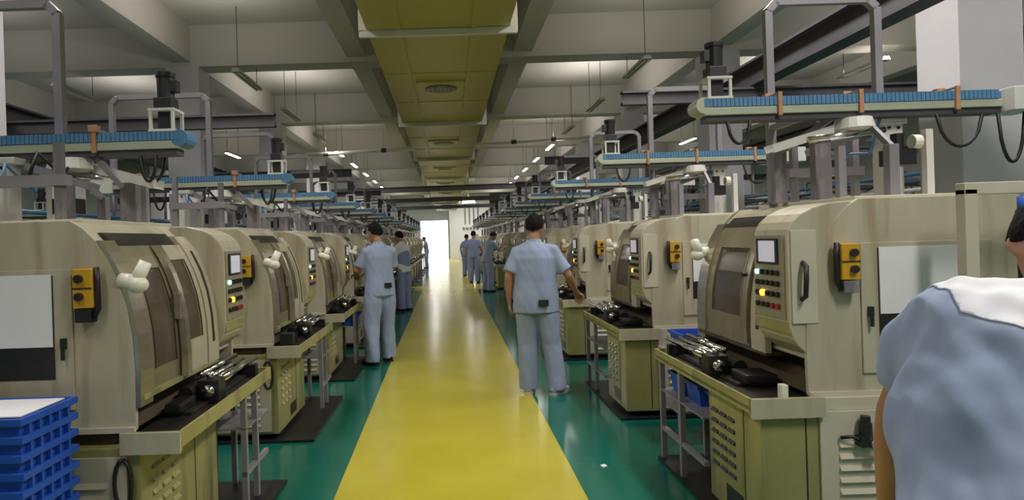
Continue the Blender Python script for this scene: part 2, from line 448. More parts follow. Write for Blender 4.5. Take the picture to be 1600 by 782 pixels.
def make_lathe(kind, far, label):
    """local x: operator's left to right, y: away from the aisle, z up. kind 'R' or 'L' (which row it stands in)"""
    sgn = 1 if kind == 'R' else -1       # the end nearest the camera along local x
    t = thing('cnc_lathe', label, 'lathe', group='cream lathes lining the aisle')
    bv = 0.0 if far else 0.006
    # hood body
    front = [(py_(z) + 0.02, z) for z in (0.86, 0.95, 1.05, 1.15, 1.25, 1.35, 1.42, 1.48, 1.53, 1.555)]
    poly = front + [(0.25, TOP), (0.97, TOP), (0.97, 0.70), (0.14, 0.70), (0.14, 0.84)]
    hood = part('hood', MB().prism(poly, -0.58, 0.58, 'x'), 'cream', t, bv)
    if not far or True:
        part('hood_lid', MB().box(-0.42, 0.50, 0.30, 0.92, TOP, TOP + 0.022), 'cream_top', hood, 0.005)
    # end panels
    epoly = [(py_(z), z) for z in (0.705, 0.95, 1.10, 1.22, 1.33, 1.42, 1.50, 1.555)] + [(0.25, TOP + 0.006), (0.975, TOP + 0.006), (0.975, 0.705)]
    for s in (-1, 1):
        a, b = sorted((s * 0.58, s * 0.602))
        part('end_panel', MB().prism(epoly, a, b, 'x'), 'cream', t, bv * 0.5)
    a, b = sorted((sgn * 0.60, sgn * 0.618))
    part('bottom_flange', MB().box(a, b, 0.0, 0.97, 0.70, 0.722), 'cream_top', t)
    # steel edge trim at the operator's left of the hood, and doors
    part('edge_trim', sheet(MB(), -0.602, -0.49, 0.80, 1.50, 0.022, 0.02), 'steel', t, smooth=False)
    # dark gap above doors
    part('head_channel', sheet(MB(), -0.49, 0.125, 1.475, 1.535, 0.004, 0.02, 4), 'dark', t)
    def door(name, x0, x1, wx0, wx1, wz0, wz1, off, m):
        mb = MB()
        sheet(mb, x0, wx0, 0.84, 1.475, off); sheet(mb, wx1, x1, 0.84, 1.475, off)
        sheet(mb, wx0, wx1, 0.84, wz0, off, n=6); sheet(mb, wx0, wx1, wz1, 1.475, off, n=6)
        d = part(name, mb, m, t)
        part('window_pane', sheet(MB(), wx0, wx1, wz0, wz1, off - 0.006, 0.006), 'pane', d, smooth=False)
        mb = MB(); g = 0.008
        sheet(mb, wx0 - g, wx0, wz0, wz1, off + 0.003, 0.004); sheet(mb, wx1, wx1 + g, wz0, wz1, off + 0.003, 0.004)
        part('window_gasket', mb, 'dark' if kind == 'L' else 'door_steel', d)
        return d
    if kind == 'R':
        d = door('sliding_door', -0.47, 0.10, -0.37, 0.0, 0.99, 1.36, 0.022, 'door_steel')
        part('door_edge', sheet(MB(), 0.07, 0.10, 0.86, 1.46, 0.036, 0.014), 'steel', d)
        part('door_knob', MB().cyl((0.045, py_(1.22) - 0.05, 1.22), (0.045, py_(1.22) - 0.02, 1.22), 0.012, 10), 'black', d)
        part('door_edge', sheet(MB(), -0.475, -0.45, 0.86, 1.46, 0.032, 0.014), 'steel', d)
    else:
        d = door('sliding_door', -0.47, -0.17, -0.43, -0.22, 0.93, 1.37, 0.008, 'door_steel')
        d2 = door('sliding_door', -0.17, 0.125, -0.115, 0.065, 1.0, 1.40, 0.026, 'cream')
        part('door_edge', sheet(MB(), -0.185, -0.14, 0.84, 1.475, 0.05, 0.03), 'steel', d2)
        part('door_handle', MB().box(-0.205, -0.185, py_(1.2) - 0.05, py_(1.2) - 0.02, 1.12, 1.24), 'steel', d)
    part('sill_rail', MB().box(-0.58, 0.28, -0.03, 0.05, 0.825, 0.845), 'brown' if kind == 'R' else 'khaki_bounce', t)
    # slot plate beside the door
    sp = part('slot_plate', sheet(MB(), 0.135, 0.285, 0.84, 1.52, 0.03, 0.03), 'cream', t)
    part('slot', sheet(MB(), 0.195, 0.222, 0.95, 1.44, 0.033, 0.004), 'dark', sp)
    # splash wall and pan under the hood front
    mb = MB().prism([(0.02, 0.705), (0.13, 0.80), (0.10, 0.865), (0.14, 0.865), (0.16, 0.70)], -0.58, 0.58, 'x')
    part('splash_wall', mb, 'brown', t)
    # control pod
    pod_poly = [(-0.068, 0.985), (-0.075, 1.02), (-0.075, 1.42), (-0.068, 1.455), (-0.048, 1.49), (-0.01, 1.525), (0.045, 1.552), (0.12, 1.572), (0.22, 1.578), (0.22, 0.86), (0.075, 0.86), (0.03, 0.875), (-0.008, 0.90), (-0.04, 0.93), (-0.058, 0.958)]
    pod = part('control_pod', MB().prism(pod_poly, 0.285, 0.598, 'x'), 'cream', t, bv)
    part('control_panel', MB().box(0.30, 0.575, -0.081, -0.07, 1.045, 1.43), 'panel_grey', pod)
    part('pod_reflection', MB().box(0.288, 0.596, -0.078, -0.07, 0.985, 1.035), 'khaki_bounce', pod)  # strip painted for the floor's yellow reflection low on the pod
    part('screen_bezel', MB().box(0.335, 0.53, -0.088, -0.075, 1.295, 1.415), 'black', pod)
    part('screen', MB().box(0.36, 0.51, -0.0905, -0.088, 1.305, 1.405), 'screen', pod)
    if not far:
        for r, z in enumerate((1.255, 1.205, 1.155, 1.10)):
            for c in range(5):
                x = 0.335 + c * 0.047
                m = 'black'
                if (r, c) == (0, 0): m = 'green_lamp'
                if (r, c) == (2, 1): m = 'amber'
                if (r, c) in ((3, 3), (3, 4)): m = 'red_button'
                part('button', MB().cyl((x, -0.094, z), (x, -0.078, z), 0.013 if m != 'amber' else 0.016, 10), m, pod)
    else:
        mb = MB()
        for z in (1.25, 1.20, 1.15, 1.10):
            for c in range(5):
                mb.box(0.325 + c * 0.047, 0.345 + c * 0.047, -0.092, -0.08, z - 0.01, z + 0.01)
        part('buttons', mb, 'black', pod, stuff=True)
    # handle plate on the pod's end with a bow handle
    part('handle_plate', MB().box(0.598, 0.606, -0.062, 0.052, 1.03, 1.45), 'cream_top', pod, 0.002)
    part('bow_handle', MB().tube([(0.606, -0.02, 1.14), (0.638, -0.02, 1.155), (0.642, -0.018, 1.22), (0.638, -0.014, 1.29), (0.606, -0.012, 1.305)], 0.011, 8), 'black', pod, smooth=True)
    # end hatch nearest the camera: door with a window half covered by paper, yellow switch box
    e = sgn * 0.602
    def ex(a, b):                      # outward interval from the end face
        return tuple(sorted((e + sgn * a, e + sgn * b)))
    x0, x1 = ex(0.0, 0.010)
    hd = part('hatch_door', MB().box(x0, x1, 0.245, 0.84, 0.80, 1.385), 'cream', t, 0.003)
    x0, x1 = ex(0.010, 0.0125)
    part('hatch_window', MB().box(x0, x1, 0.32, 0.76, 0.93, 1.36), 'black', hd)
    x0, x1 = ex(0.0125, 0.0145)
    pa = part('paper_sheet', MB().box(x0, x1, 0.325, 0.70, 1.065, 1.365), 'paper', hd)
    x0, x1 = ex(0.010, 0.03)
    mb = MB().box(x0, x1, 0.268, 0.288, 1.055, 1.10); xx0, xx1 = ex(0.02, 0.034); mb.box(xx0, xx1, 0.272, 0.284, 1.01, 1.075)
    part('latch', mb, 'black', hd, 0.003)
    x0, x1 = ex(0.0, 0.055)
    sb = part('switch_box', MB().box(x0, x1, 0.135, 0.215, 1.225, 1.385), 'yellow_box', t, 0.004, label='yellow plastic switch box')
    if not far:
        for z in (1.345, 1.272):
            a = Vector((e + sgn * 0.05, 0.185, z)); part('knob', MB().cyl(a, a + Vector((sgn * 0.022, 0, 0)), 0.017, 12), 'black', sb)
        x0, x1 = ex(0.054, 0.058)
        part('box_seam', MB().box(x0, x1, 0.135, 0.215, 1.303, 1.309), 'dark', sb)
        x0, x1 = ex(0.0, 0.05)
        part('plug', MB().box(x0, x1, 0.145, 0.212, 1.165, 1.222), 'worn' if kind == 'R' else 'black', sb, 0.003)
        part('plug_cable', MB().tube([(e + sgn * 0.03, 0.128, 1.39), (e + sgn * 0.035, 0.122, 1.33), (e + sgn * 0.03, 0.124, 1.22), (e + sgn * 0.03, 0.145, 1.18)], 0.012, 8), 'rubber', sb, smooth=True)
    # white work lamp on the front left edge
    wl = MB()
    a = Vector((-0.585, py_(1.33) - 0.03, 1.33))
    wl.cyl(a + Vector((0, 0.03, 0)), a + Vector((0, -0.04, -0.01)), 0.033, 12)
    wl.cyl(a + Vector((0, -0.03, -0.02)), a + Vector((0.02, -0.07, 0.075)), 0.03, 12, 0.026)
    wl.ball(a + Vector((0, -0.045, -0.02)), 0.042, 0.042, 0.036, 12, 8)
    part('work_lamp', wl, 'white_plastic', t, smooth=True)
    # chip tray with rim
    y0 = -0.29 if kind == 'R' else -0.21
    mb = MB()
    mb.box(-0.66, 0.66, y0, 0.03, 0.66, 0.675)
    mb.box(-0.66, 0.66, y0, y0 + 0.012, 0.645, 0.712)
    mb.box(-0.66, -0.645, y0, 0.02, 0.63, 0.712); mb.box(0.645, 0.66, y0, 0.02, 0.63, 0.712)
    tray = part('chip_tray', mb, 'khaki_bounce', t)
    part('tray_apron', MB().box(*sorted((sgn * 0.66, sgn * 0.67)), y0, 0.035, 0.625, 0.712), 'cream', tray)
    part('tray_mat', MB().box(-0.60, 0.60, y0 + 0.05, 0.02, 0.675, 0.682), 'dark', tray)
    # feed fixture on the tray: two rods, clamp blocks, a spindle nose
    f = -sgn
    def fb(a, b, ya, yb, za, zb_):
        return MB().box(*sorted((f * a, f * b)), ya, yb, za, zb_)
    fx = part('feed_fixture', fb(-0.10, 0.0, y0 + 0.045, y0 + 0.15, 0.682, 0.80), 'black', t, 0.006)
    part('clamp_block', fb(0.20, 0.25, y0 + 0.13, y0 + 0.21, 0.682, 0.775), 'black', fx, 0.006)
    part('clamp_block', fb(0.52, 0.57, y0 + 0.05, y0 + 0.21, 0.682, 0.755), 'black', fx, 0.004)
    part('slide_base', fb(-0.30, 0.50, y0 + 0.10, 0.0, 0.682, 0.70), 'dark', fx, 0.004)
    part('motor_box', fb(-0.34, -0.16, y0 + 0.13, 0.0, 0.70, 0.745), 'black', fx, 0.012)
    part('motor_can', MB().cyl((f * -0.15, y0 + 0.19, 0.745), (f * 0.02, y0 + 0.19, 0.745), 0.036, 14), 'black', fx, smooth=False)
    for ry_, rz_, ra, rb, rr in ((0.075, 0.782, -0.02, 0.62, 0.015), (0.135, 0.788, 0.0, 0.56, 0.013), (0.195, 0.798, 0.05, 0.60, 0.016)):
        part('feed_rod', MB().cyl((f * ra, y0 + ry_, rz_), (f * rb, y0 + ry_, rz_), rr, 12), 'chrome', fx, smooth=True)
    part('rod_collar', MB().cyl((f * 0.03, y0 + 0.075, 0.782), (f * 0.22, y0 + 0.075, 0.782), 0.023, 12), 'chrome', fx, smooth=True)
    part('rod_collar', MB().cyl((f * 0.30, y0 + 0.195, 0.798), (f * 0.40, y0 + 0.195, 0.798), 0.024, 12), 'chrome', fx, smooth=True)
    part('fixture_knob', MB().cyl((f * -0.06, y0 + 0.10, 0.80), (f * -0.06, y0 + 0.10, 0.835), 0.018, 10), 'chrome', fx, smooth=True)
    part('spindle_nose', MB().cyl((f * -0.13, y0 + 0.09, 0.75), (f * -0.10, y0 + 0.09, 0.75), 0.03, 12), 'chrome', fx, smooth=True)
    # base
    if kind == 'R':
        bx0, bx1, by0 = 0.06, 0.635, -0.235
    else:
        bx0, bx1, by0 = -0.635, 0.22, -0.03
    base = part('base_cabinet', MB().box(bx0, bx1, by0, 0.92, 0.06, 0.645), 'khaki_bounce', t, bv)
    part('rear_base', MB().box(-0.58, 0.58, 0.10, 0.92, 0.06, 0.70), 'brown', t)
    if kind == 'R': part('base_skirt', MB().box(0.60, 0.637, 0.02, 0.92, 0.646, 0.70), 'cream_top', t)
    # end access panel, pale, with louvres
    xe = sgn * 0.637
    a, b = sorted((xe, xe + sgn * 0.012))
    yst = 0.02
    ep = part('access_panel', MB().box(a, b, yst, 0.88, 0.08, 0.645 if kind == 'R' else 0.61), 'cream_top' if kind == 'R' else 'cream', t, 0.002)
    seam = MB()
    lv_end = []
    for cidx in range(2):
        for r in range(8):
            lv_end.append((0.10 + cidx * 0.24, 0.10 + cidx * 0.24 + 0.19, 0.12 + r * 0.052))
    if not far:
        for ya, yb, z in lv_end:
            a, b = sorted((xe + sgn * 0.012, xe + sgn * 0.024))
            mb = MB().prism([(xe + sgn * 0.011, z), (xe + sgn * 0.026, z + 0.004), (xe + sgn * 0.011, z + 0.026)], ya, yb, 'y')
            part('louver', mb, 'cream_top' if kind == 'R' else 'cream', ep)
    # seam lines and louvres on the front of the base
    nx = 3; L0 = bx0 + 0.05 if kind == 'R' else bx0 + 0.10
    slots = [(L0 + c * 0.095, 0.52 - r * 0.055 - c * 0.0) for c in range(3) for r in range(6)]
    if not far:
        for xx, z in slots:
            part('louver', MB().prism([(by0 + 0.002, z), (by0 - 0.012, z + 0.003), (by0 + 0.002, z + 0.022)], xx, xx + 0.07, 'x'), 'dark' if kind == 'R' else 'khaki_bounce', base)
    else:
        mb = MB()
        for xx, z in slots: mb.box(xx, xx + 0.07, by0 - 0.004, by0 + 0.002, z, z + 0.016)
        part('louvers', mb, 'dark', base, stuff=True)
    xs = bx0 + 0.40 if kind == 'R' else bx0 + 0.55
    part('door_seam', MB().box(xs, xs + 0.006, by0 - 0.002, by0 + 0.004, 0.08, 0.63), 'dark', base)
    if kind == 'R':
        part('door_seam', MB().box(0.632, 0.637, -0.04, -0.034, 0.08, 0.63), 'dark', base)
    part('drain_slot', MB().box(xs - 0.2, xs - 0.02, by0 - 0.003, by0 + 0.004, 0.10, 0.19), 'dark', base)
    if kind == 'L':
        cp = [(sgn * 0.652, by0 + 0.065 + 0.035 * math.sin(q * math.pi / 8) , 0.50 + 0.10 * math.cos(q * math.pi / 8)) for q in range(0, 17)]
        part('base_cable', MB().tube(cp, 0.009, 6), 'rubber', base, smooth=True)
    # open stand under the far half of the tray
    if kind == 'R': sx0, sx1 = -0.64, 0.06
    else: sx0, sx1 = 0.22, 0.64
    st = MB()
    for x in (sx0 + 0.015, (sx0 + sx1) / 2):
        part('stand_leg', MB().box(x - 0.015, x + 0.015, y0 + 0.02, y0 + 0.05, 0, 0.66), 'grey_tube', t)
    part('stand_leg', MB().box((sx0 if kind == 'R' else sx1 - 0.03), (sx0 + 0.03 if kind == 'R' else sx1), 0.0, 0.03, 0, 0.66), 'grey_tube', t)
    part('stand_rail', MB().box(sx0, sx1, y0 + 0.022, y0 + 0.048, 0.20, 0.225), 'grey_tube', t)
    part('stand_shelf', MB().box(sx0, sx1, y0 + 0.02, 0.10, 0.455, 0.463), 'grey_tube', t)
    # oil pan on the floor
    part('drip_pan', MB().box(-0.66, 0.66, -0.29, 0.94, 0.004, 0.02), 'black', t, 0.004)
    for x in (-0.5, 0.5):
        for yy in (0.15, 0.85):
            part('foot', MB().cyl((x, yy, 0.0), (x, yy, 0.07), 0.035, 10), 'dark', t)
    return t


# ------------------------------------------------------------------ overhead loader above each lathe
def make_loader(kind, far, label, floor_legs=False):
    t = thing('overhead_loader', label, 'conveyor', group='blue belt loaders above the lathes')
    R_ = kind == 'R'
    y0, y1 = (-0.25, 1.30) if R_ else (0.0, 1.45)
    xc = 0.10 if R_ else -0.02
    zb = 2.06 if R_ else 1.955
    w_ = 0.06
    rail = part('side_rail', MB().box(xc - w_, xc + w_, y0, y1, zb, zb + 0.04), 'alu', t, 0.004)
    part('under_channel', MB().box(xc - 0.045, xc + 0.045, y0 + 0.02, y1, zb - 0.03, zb), 'beam', t)
    mb = MB(); n = int((y1 - y0) / 0.0225)
    for k in range(n):
        a = y0 + k * 0.0225
        mb.box(xc - w_ - 0.004, xc + w_ + 0.004, a + 0.0015, a + 0.021, zb + 0.042, zb + 0.088)
    mb.box(xc - w_ + 0.01, xc + w_ - 0.01, y0, y1, zb + 0.04, zb + 0.08)
    part('belt_links', mb, 'blue_belt', t, stuff=True)
    part('belt_nose', MB().cyl((xc - w_ - 0.002, y0, zb + 0.052), (xc + w_ + 0.002, y0, zb + 0.052), 0.042, 14), 'blue_belt' if not R_ else 'alu', t)
    for yy in ((0.14, 0.56, 1.06) if R_ else (0.42, 1.2)):
        mb = MB().box(xc - w_ - 0.014, xc - w_, yy - 0.011, yy + 0.011, zb - 0.012, zb + 0.11).box(xc + w_, xc + w_ + 0.014, yy - 0.011, yy + 0.011, zb - 0.012, zb + 0.11)
        mb.box(xc - w_ - 0.014, xc + w_ + 0.014, yy - 0.011, yy + 0.011, zb + 0.10, zb + 0.11)
        mb.box(xc - w_ - 0.02, xc - w_ + 0.02, yy - 0.022, yy + 0.022, zb + 0.09, zb + 0.125)
        part('guide_clip', mb, 'orange', t, 0.003)
    # motor on an open cage
    mb = MB(); yc = y0 + 0.085; h0 = zb + 0.09; s = 0.055
    for a in (-1, 1):
        for b in (-1, 1):
            mb.box(xc + a * s - 0.007, xc + a * s + 0.007, yc + b * s - 0.007, yc + b * s + 0.007, h0, h0 + 0.10)
    mb.box(xc - s - 0.01, xc + s + 0.01, yc - s - 0.01, yc + s + 0.01, h0 + 0.10, h0 + 0.112)
    mb.box(xc - s - 0.01, xc + s + 0.01, yc - s - 0.01, yc + s + 0.01, h0 - 0.004, h0 + 0.008)
    cage = part('motor_cage', mb, 'white_metal', t)
    part('gearbox', MB().box(xc - 0.03, xc + 0.03, yc - 0.03, yc + 0.03, h0 + 0.01, h0 + 0.10), 'black', cage)
    mb = MB().box(xc - 0.045, xc + 0.045, yc - 0.045, yc + 0.045, h0 + 0.112, h0 + 0.17)
    mb.cyl((xc, yc, h0 + 0.17), (xc, yc, h0 + 0.275), 0.043, 14).cyl((xc, yc, h0 + 0.275), (xc, yc, h0 + 0.30), 0.048, 14)
    mb.box(xc - 0.025, xc + 0.025, yc - 0.065, yc - 0.03, h0 + 0.20, h0 + 0.26)
    part('motor', mb, 'black', t, 0.003)
    # bent tube frame
    px_, pyy = (-0.25, 0.30) if R_ else (0.08, 0.68)
    zt = 2.78 if R_ else 2.75; zlow = TOP + 0.022
    g = 0.021
    mb = MB(); ye = pyy + (0.63 if R_ else 0.82)
    zrear = zlow if R_ else zb + 0.09
    if floor_legs: zlow = zrear = 0.0
    mb.bar((px_, pyy, zlow), (px_, pyy, zt - 0.05), 2 * g, 2 * g, (0, 1, 0))
    mb.bar((px_, pyy, zt - 0.052), (px_, pyy + 0.05, zt), 2 * g, 2 * g, (0, 1, 0))
    mb.bar((px_, pyy + 0.045, zt), (px_, ye - 0.05, zt), 2 * g, 2 * g)
    mb.bar((px_, ye - 0.05, zt), (px_, ye, zt - 0.05), 2 * g, 2 * g, (0, 1, 0))
    mb.bar((px_, ye, zrear), (px_, ye, zt - 0.05), 2 * g, 2 * g, (0, 1, 0))
    part('tube_frame', mb, 'grey_tube', t)
    part('frame_bracket', MB().bar((px_, pyy, zb - 0.015), (xc, pyy, zb - 0.015), 0.03, 0.03), 'grey_tube', t)
    part('frame_foot', MB().box(px_ - 0.05, px_ + 0.05, pyy - 0.05, pyy + 0.05, zlow, zlow + 0.01), 'grey_tube', t)
    # posts standing on the hood
    zp = zlow
    for (x, yy, w2, d2, zt2, m, nm) in ((0.02 if R_ else -0.1, 0.79 if R_ else 0.86, 0.10, 0.10, zb - 0.03, 'white_metal', 'white_post'),
                                    (0.10, 0.38 if R_ else 0.34, 0.055, 0.085, zb - 0.14, 'worn', 'worn_post'),
                                    (-0.12, 0.13 if R_ else 0.55, 0.055, 0.07, zb - 0.17, 'worn', 'worn_post'),
                                    (0.32, 0.60, 0.05, 0.05, zb - 0.2, 'grey_tube', 'short_post')):
        yy = max(yy, 0.27)
        p = part(nm, MB().box(x - w2 / 2, x + w2 / 2, yy - d2 / 2, yy + d2 / 2, zp, zt2), m, t, 0.004)
        if nm == 'white_post' and not far:
            for q in (-0.025, 0.025):
                for sx in (-1, 1):
                    part('bolt', MB().cyl((x + sx * w2 / 2, yy + q, zt2 - 0.05), (x + sx * (w2 / 2 + 0.008), yy + q, zt2 - 0.05), 0.008, 8), 'black', p)
    part('post_cap', MB().box((0.02 if R_ else -0.1) - 0.06, (0.02 if R_ else -0.1) + 0.06, (0.79 if R_ else 0.86) - 0.09, (0.79 if R_ else 0.86) + 0.07, zb - 0.06, zb - 0.03), 'white_metal', t, 0.004)
    # chutes and bowl
    mb = MB()
    for dx in (-1, 1):
        pass
    p0 = Vector((0.02, 0.15, zb - 0.19)); p1 = Vector((0.06, 0.60, zb - 0.06))
    mb.bar(p0, p1, 0.09, 0.006); mb.bar(p0 + Vector((0.045, 0, 0.018)), p1 + Vector((0.045, 0, 0.018)), 0.005, 0.045); mb.bar(p0 + Vector((-0.045, 0, 0.018)), p1 + Vector((-0.045, 0, 0.018)), 0.005, 0.045)
    part('chute', mb, 'white_metal', t)
    mb = MB(); p0 = Vector((-0.08, 0.42, zb - 0.20)); p1 = Vector((-0.05, 0.80, zb - 0.07))
    mb.bar(p0, p1, 0.06, 0.006); mb.bar(p0 + Vector((0.03, 0, 0.015)), p1 + Vector((0.03, 0, 0.015)), 0.005, 0.035); mb.bar(p0 + Vector((-0.03, 0, 0.015)), p1 + Vector((-0.03, 0, 0.015)), 0.005, 0.035)
    part('chute', mb, 'grey_tube', t)
    part('feed_bowl', MB().tube([(xc, 0.56, zb - 0.10), (xc, 0.56, zb - 0.085), (xc, 0.56, zb - 0.03)], [0.05, 0.10, 0.085], 16), 'white_metal', t)
    part('air_cylinder', MB().cyl((xc + 0.03, 0.30, zb - 0.14), (xc + 0.03, 0.70, zb - 0.10), 0.018, 10), 'chrome', t, smooth=True)
    part('bracket_arm', MB().bar((-0.12, 0.27, zb - 0.18), (xc, 0.45, zb - 0.02), 0.02, 0.03), 'grey_tube', t)
    part('bracket_arm', MB().bar((0.32, 0.6, zb - 0.21), (xc, 0.62, zb - 0.04), 0.02, 0.03), 'grey_tube', t)
    # manifold, thin risers and hoses between the posts
    part('manifold', MB().box(-0.34, -0.28, 0.42, 0.86, zp + 0.16, zp + 0.21), 'grey_tube', t)
    for q, (x, yy, ht, m) in enumerate(((-0.31, 0.46, 0.36, 'worn'), (-0.31, 0.82, 0.42, 'grey_tube'), (0.24, 0.84, 0.34, 'white_metal'), (0.30, 0.36, 0.26, 'grey_tube'))):
        part('riser', MB().box(x - 0.018, x + 0.018, yy - 0.018, yy + 0.018, zp, (TOP + 0.02) + ht), m, t)
    part('hose', MB().tube([(-0.31, 0.60, zp + 0.21), (-0.28, 0.58, zp + 0.32), (-0.15, 0.55, zb - 0.12), (xc - 0.03, 0.52, zb - 0.03)], 0.009, 6), 'rubber', t, smooth=True)
    part('hose', MB().tube([(-0.31, 0.72, zp + 0.21), (-0.24, 0.76, zp + 0.28), (-0.05, 0.74, zb - 0.20), (xc, 0.70, zb - 0.03)], 0.008, 6), 'blue_belt', t, smooth=True)
    part('gauge_pod', MB().cyl((0.24, 0.80, TOP + 0.30), (0.24, 0.76, TOP + 0.30), 0.035, 12), 'white_plastic', t)
    # hanging black cables
    def loop(ya, yb, sag, x):
        pts = []
        for i in range(11):
            q = i / 10; yy = ya + (yb - ya) * q
            pts.append((x, yy, zb - 0.03 - sag * (1 - (2 * q - 1) ** 2) ** 0.6))
        part('cable', MB().tube(pts, 0.0085, 6), 'rubber', t, smooth=True)
    loop(y0 + 0.12, y0 + 0.24, 0.12, xc + 0.05)
    if R_:
        loop(0.96, 1.20, 0.17, xc + 0.05); loop(1.28, 1.42, 0.26, xc + 0.05)
    else:
        loop(0.12, 0.2, 0.13, xc - 0.05); loop(1.0, 1.1, 0.15, xc - 0.05)
    part('junction_box', MB().box(xc - 0.07, xc + 0.13, y1 - (0.0 if R_ else 0.02), y1 + 0.16, zb - 0.03, zb + 0.09), 'white_metal', t, 0.004)
    part('valve_block', MB().box(xc + 0.1, xc + 0.2, 0.62, 0.74, zb - 0.30, zb - 0.22).cyl((xc + 0.15, 0.68, zb - 0.22), (xc + 0.15, 0.68, zb - 0.14), 0.03, 10), 'black', t)
    return t


XRF, XLF = 1.60, -1.32
RY = [3.48, 5.66, 8.1] + [10.45 + 2.3 * k for k in range(11)]
LY = [3.26, 5.36, 7.38] + [9.42 + 2.03 * k for k in range(11)]
RY = [y + (1.2 if y > 17 else 0) for y in RY]
LY = [y + (1.2 if y > 17 else 0) for y in LY]
NEAR = 3
for kind, YS, X, rz, side in (('R', RY, XRF, -math.pi / 2, 'right'), ('L', LY, XLF, math.pi / 2, 'left')):
    far0 = None; farl = None; near0 = None; nearl = None
    for i, y in enumerate(YS):
        oth = 'large window covered by white paper on its end, ' if i < 1 else ''
        lab = 'cream enclosed lathe, %s from the camera in the %s row' % (ordn[i], side) if i else \
              ('cream lathe nearest the camera on the right, lit panel and paper over its end window' if kind == 'R' else 'cream lathe nearest the camera on the left, paper over its end window, beside blue crates')
        ll = 'blue belt loader with black motor above the %s lathe of the %s row' % (ordn[i], side)
        if i < NEAR:
            if near0 is None:
                near0 = make_lathe(kind, False, lab); nearl = make_loader(kind, False, ll); a, b = near0, nearl
                for o in (a, b): o.location = (X, y, 0); o.rotation_euler = (0, 0, rz)
            else:
                a = dup(near0, (X, y, 0), rz, lab); b = dup(nearl, (X, y, 0), rz, ll)
        else:
            if far0 is None:
                far0 = make_lathe(kind, True, lab); farl = make_loader(kind, True, ll); a, b = far0, farl
                for o in (a, b): o.location = (X, y, 0); o.rotation_euler = (0, 0, rz)
            else:
                a = dup(far0, (X, y, 0), rz, lab); b = dup(farl, (X, y, 0), rz, ll)

# loaders of the rows beyond (their lathes are hidden behind the front rows)
for kind, X, rz, side, ys in (('L', -5.6, math.pi / 2, 'left', [6.9, 9.0, 12.0, 14.2, 17.5, 19.7, 23, 25.2]), ('R', 5.9, -math.pi / 2, 'right', [7.4, 9.6, 12.7, 15, 18, 20.3, 23.5, 26]),
                              ('L', -9.9, math.pi / 2, 'left', [8.5, 12.6, 15, 18.4, 21]), ('R', 9.9 + 0.4, -math.pi / 2, 'right', [13.0, 15.4, 18.6, 21, 24])):
    rowname = 'middle' if abs(X) < 8 else 'outer'
    pr = None
    for i, y in enumerate(ys):
        ll = '%s blue belt loader from the camera in the %s row beyond the %s pillars' % (ordn[i], rowname, side)
        if pr is None:
            pr = make_loader(kind, True, ll, True); pr.location = (X, y, 0); pr.rotation_euler = (0, 0, rz)
        else: dup(pr, (X, y, 0), rz, ll)
for i, (x, y0, y1, z) in enumerate([(-4.95, 6.4, 34, 1.72), (-7.6, 6, 34, 1.9), (-8.9, 6, 34, 1.66), (5.3, 6.4, 34, 1.85), (8.2, 7, 34, 1.75)]):
    t = thing('pipe_rack', ['pale pipe rack behind the left pillars', 'pale pipe rack, second beyond the left pillars', 'pale pipe rack, farthest on the left', 'pale pipe rack behind the right pillars', 'pale pipe rack, farthest on the right'][i], 'pipe rack', (x, 0, 0))
    for k in range(3):
        part('pipe', MB().cyl((k * 0.09, y0, z + k * 0.10), (k * 0.09, y1, z + k * 0.10), 0.024, 8), ['white_metal', 'beam', 'blue_belt'][k], t)
    yy = y0 + 0.5
    while yy < y1:
        part('rack_post', MB().box(-0.06, -0.02, yy - 0.02, yy + 0.02, 0, z + 0.35).box(-0.06, 0.22, yy - 0.02, yy + 0.02, z - 0.05, z - 0.025), 'grey_tube', t)
        yy += 3.0

# ------------------------------------------------------------------ things around the near lathes
def make_crate(label):
    t = thing('plastic_crate', label, 'crate', group='nested blue crates stacked in front of the left lathe')
    W, D, H = 0.44, 0.30, 0.19
    mb = MB(); b = 0.02
    # tapered open body
    vs = []; 
    for z, k, inn in ((0, 0.90, 0), (H, 1.0, 0), (H, 1.0, 1), (0.012, 0.90, 1)):
        w2 = W / 2 * k - inn * 0.006; d2 = D / 2 * k - inn * 0.006
        vs += [(-w2, -d2, z), (w2, -d2, z), (w2, d2, z), (-w2, d2, z)]
    fs = [(3, 2, 1, 0)]
    for a in (0, 4, 8):
        for j in range(4): fs.append((a + j, a + (j + 1) % 4, a + 4 + (j + 1) % 4, a + 4 + j))
    fs.append((12, 13, 14, 15))
    mb.add(vs, fs); part('crate_body', mb, 'blue_crate', t)
    mb = MB(); r = 0.016; z0 = H - 0.022
    mb.box(-W / 2 - r, W / 2 + r, -D / 2 - r, -D / 2 + 0.002, z0, H + 0.004); mb.box(-W / 2 - r, W / 2 + r, D / 2 - 0.002, D / 2 + r, z0, H + 0.004)
    mb.box(-W / 2 - r, -W / 2 + 0.002, -D / 2, D / 2, z0, H + 0.004); mb.box(W / 2 - 0.002, W / 2 + r, -D / 2, D / 2, z0, H + 0.004)
    part('rim', mb, 'blue_crate', t, 0.003)
    for s in (-1, 1):
        for q in (-0.11, -0.055, 0.0, 0.055, 0.11):
            a, b2 = sorted((s * (W / 2 - 0.004), s * (W / 2 + 0.012)))
            part('rib', MB().box(a, b2, q - 0.006, q + 0.006, H - 0.062, H - 0.02), 'blue_crate', t)
    part('label_holder', MB().box(-0.1, 0.1, -D / 2 - 0.012, -D / 2, H - 0.06, H - 0.02), 'blue_crate', t)
    return t

